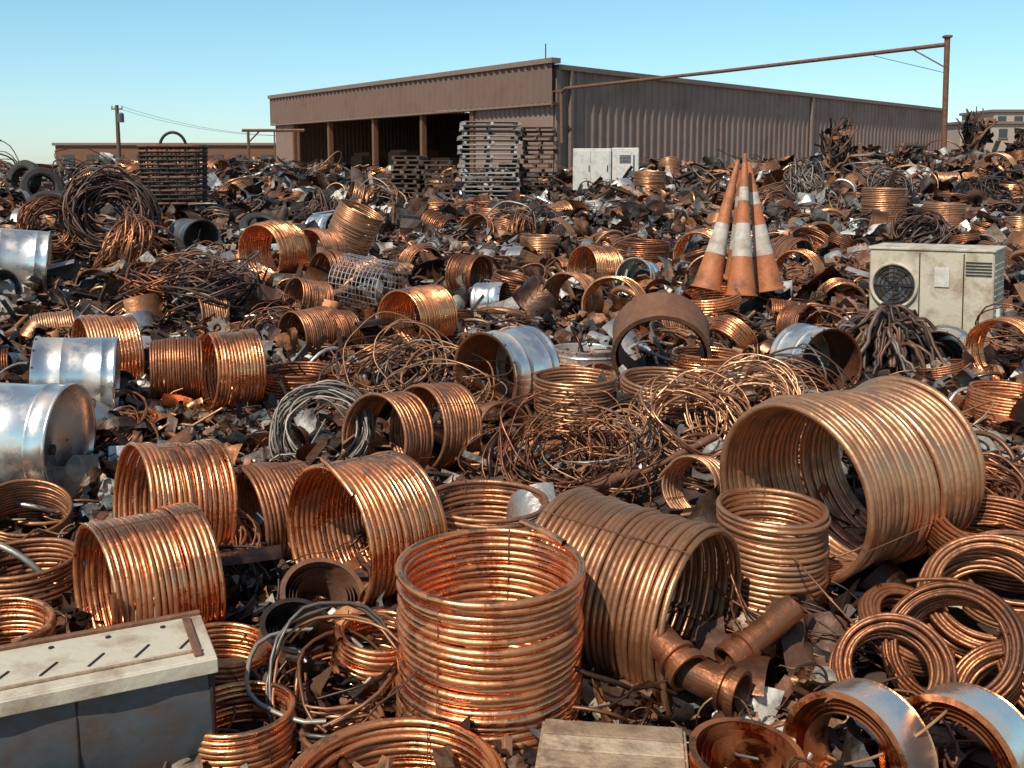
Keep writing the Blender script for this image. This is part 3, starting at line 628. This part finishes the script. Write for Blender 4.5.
wbox(mb,Cc,dR,nR,s0,s0+5.,0,4.6,.17,.2,FASC)
for k in range(9): wbox(mb,Cc,dR,nR,s0+.05,s0+4.95,k*.5+.03,k*.5+.44,.205,.23,TRIM)
wbox(mb,Cc,dR,nR,s0-.2,s0-.01,0,4.8,.1,.3,TRIM);wbox(mb,Cc,dR,nR,s0+5.01,s0+5.2,0,4.8,.1,.3,TRIM);wbox(mb,Cc,dR,nR,s0-.01,s0+5.01,4.61,4.8,.1,.3,TRIM)
mb.obj('roller_door',parent=wh)

mb=MB()
mb.add(*tube([(17.25,40,0),(17.1,40,7.75)],.11,8),RUST,smooth=True)
mb.add(*tube([(2.7,55.6,6.75),(2.9,55.3,6.95),(10,47.9,7.2),(17.1,40,7.5)],.09,8),RUST,smooth=True)
mb.add(*tube([(2.7,55.6,6.75),(2.75,55.5,4.)],.09,8),RUST,smooth=True)
mb.add(*tube([(2.7,55.6,6.8),(2.2,55.6,6.8),(2.2,55.6,6.0)],.06,6),RUST)
mb.add(*box((17.1,40,7.8),(.3,.3,.1),.02),RUST)
mb.add(*tube([(17.1,40,6.6),(16.2,41,7.4)],.03,5),RUST); mb.add(*tube([(17.1,40,6.4),(15.0,42.2,7.3)],.012,4),DARK)
mb.obj('steel_pipe_gantry')
mb=MB(); mb.add(*tube([(-31.3,80,0),(-31.3,80,7.5)],[.2,.14],8),WOODD,smooth=True)
mb.add(*box((-31.3,80,7.2),(.9,.12,.12),.02),WOODD); mb.add(*lathe([(.01,-.35),(.25,-.35),(.25,.3),(.15,.4),(.01,.4)],14),BLUEG,Matrix.Translation((-30.95,79.8,6.5)))
for s in(-.4,0,.4): mb.add(*lathe([(.05,0),(.07,.1),(.03,.2)],8),STEEL,Matrix.Translation((-31.3+s,80,7.27)))
mb.obj('utility_pole')
mb=MB()
for s in(-.4,.4):
    t=np.linspace(0,1,16); mb.add(*tube(np.stack([-31.3+s+t*13,80+t*9,7.4-1.2*4*t*(1-t)*.6-t*2.],-1),.012,4),DARK)
mb.obj('power_line')
mb=MB()
for x in(-13.1,-10.6): mb.add(*tube([(x,50,0),(x,50,4.5)],.07,6),RUST)
mb.add(*tube([(-13.4,50,4.5),(-10.3,50,4.5)],.08,6),RUST); mb.add(*tube([(-13.1,50,3.9),(-12.5,50,4.5)],.04,5),RUST); mb.add(*tube([(-11.8,50,4.5),(-11.8,50,3.2)],.04,5),RUST)
mb.obj('steel_frame')
def bldg(name,x0,x1,y0,y1,h,m,wins=0,floors=1,parap=.3):
    e=empty(name)
    mb=MB(); mb.add(*box(((x0+x1)/2,(y0+y1)/2,h/2),(x1-x0,y1-y0,h),.03),m); mb.obj('walls',parent=e)
    mb=MB(); mb.add(*box(((x0+x1)/2,(y0+y1)/2,h+parap/2+.003),(x1-x0+.5,y1-y0+.5,parap),.03),TRIM); mb.obj('roof',parent=e)
    if wins:
        mb=MB()
        for f in range(floors):
            for i in range(wins):
                xx=x0+(i+.5)*(x1-x0)/wins; zz=h*(f+.6)/floors
                mb.add(*box((xx,y0-.02,zz),((x1-x0)/wins*.5,.08,h/floors*.4),.01),GLASS); mb.add(*box((xx,y0-.05,zz-h/floors*.23),((x1-x0)/wins*.58,.16,.12),.01),TRIM)
        mb.obj('windows',parent=e)
bldg('storage_shed',-50,-25.5,110,122,4.9,RUST,9,1); bldg('office_building',49,75,110,125,7.2,STUC,14,3)
bldg('office_building',53.5,70,112,120,8.6,STUC,9,4); bldg('storage_shed',-75,-52,125,135,2.6,STUC,5,1)
mb=MB()
mb.add(*tube([(1.9,57.5,8.3),(1.9,57.5,9.6)],.035,5),DARK); mb.obj('roof_vent_pipe')

# ---------------- world, sun, camera ----------------
az=math.atan2(-.55,-.84); el=math.radians(52)
w=bpy.data.worlds.new('World'); scene.world=w; w.use_nodes=True; nt=w.node_tree
sky=N(nt,'ShaderNodeTexSky'); sky.sky_type='NISHITA'; sky.sun_disc=False; sky.sun_elevation=el; sky.sun_rotation=az%(2*math.pi)
sky.air_density=1.0; sky.dust_density=.2; sky.ozone_density=1.5
bg=nt.nodes['Background']; bg.inputs['Strength'].default_value=.13
tc_=N(nt,'ShaderNodeTexCoord'); sx=N(nt,'ShaderNodeSeparateXYZ'); nt.links.new(tc_.outputs['Generated'],sx.inputs[0])
rp=ramp(nt,[(0,(.72,.88,1.08)),(.06,(.76,.98,1.10)),(.2,(.80,1.16,1.08)),(.45,(.85,.98,.92)),(1,(.9,.9,.85))]); nt.links.new(sx.outputs['Z'],rp.inputs['Fac'])
mx=N(nt,'ShaderNodeMix',data_type='RGBA',blend_type='MULTIPLY'); mx.inputs['Factor'].default_value=1
nt.links.new(rp.outputs['Color'],mx.inputs['B'])
nt.links.new(sky.outputs[0],mx.inputs['A']); nt.links.new(mx.outputs['Result'],bg.inputs['Color'])
sd=Vector((math.sin(az)*math.cos(el),math.cos(az)*math.cos(el),math.sin(el)))
ld=bpy.data.lights.new('sun','SUN'); ld.energy=5; ld.angle=math.radians(.5); ld.color=(1,.92,.79)
lo=bpy.data.objects.new('sun',ld); scene.collection.objects.link(lo); lo.rotation_euler=sd.to_track_quat('Z','Y').to_euler(); lo.location=(0,0,40)
cd=bpy.data.cameras.new('camera'); cd.lens=35; cd.sensor_width=36; cd.clip_end=6000; cd.clip_start=.05
P=7.0; cd.shift_y=-(219-995*math.tan(math.radians(P)))/1024
co=bpy.data.objects.new('camera',cd); scene.collection.objects.link(co); co.location=(0,0,2.8); co.rotation_euler=(math.radians(90-P),0,0); scene.camera=co
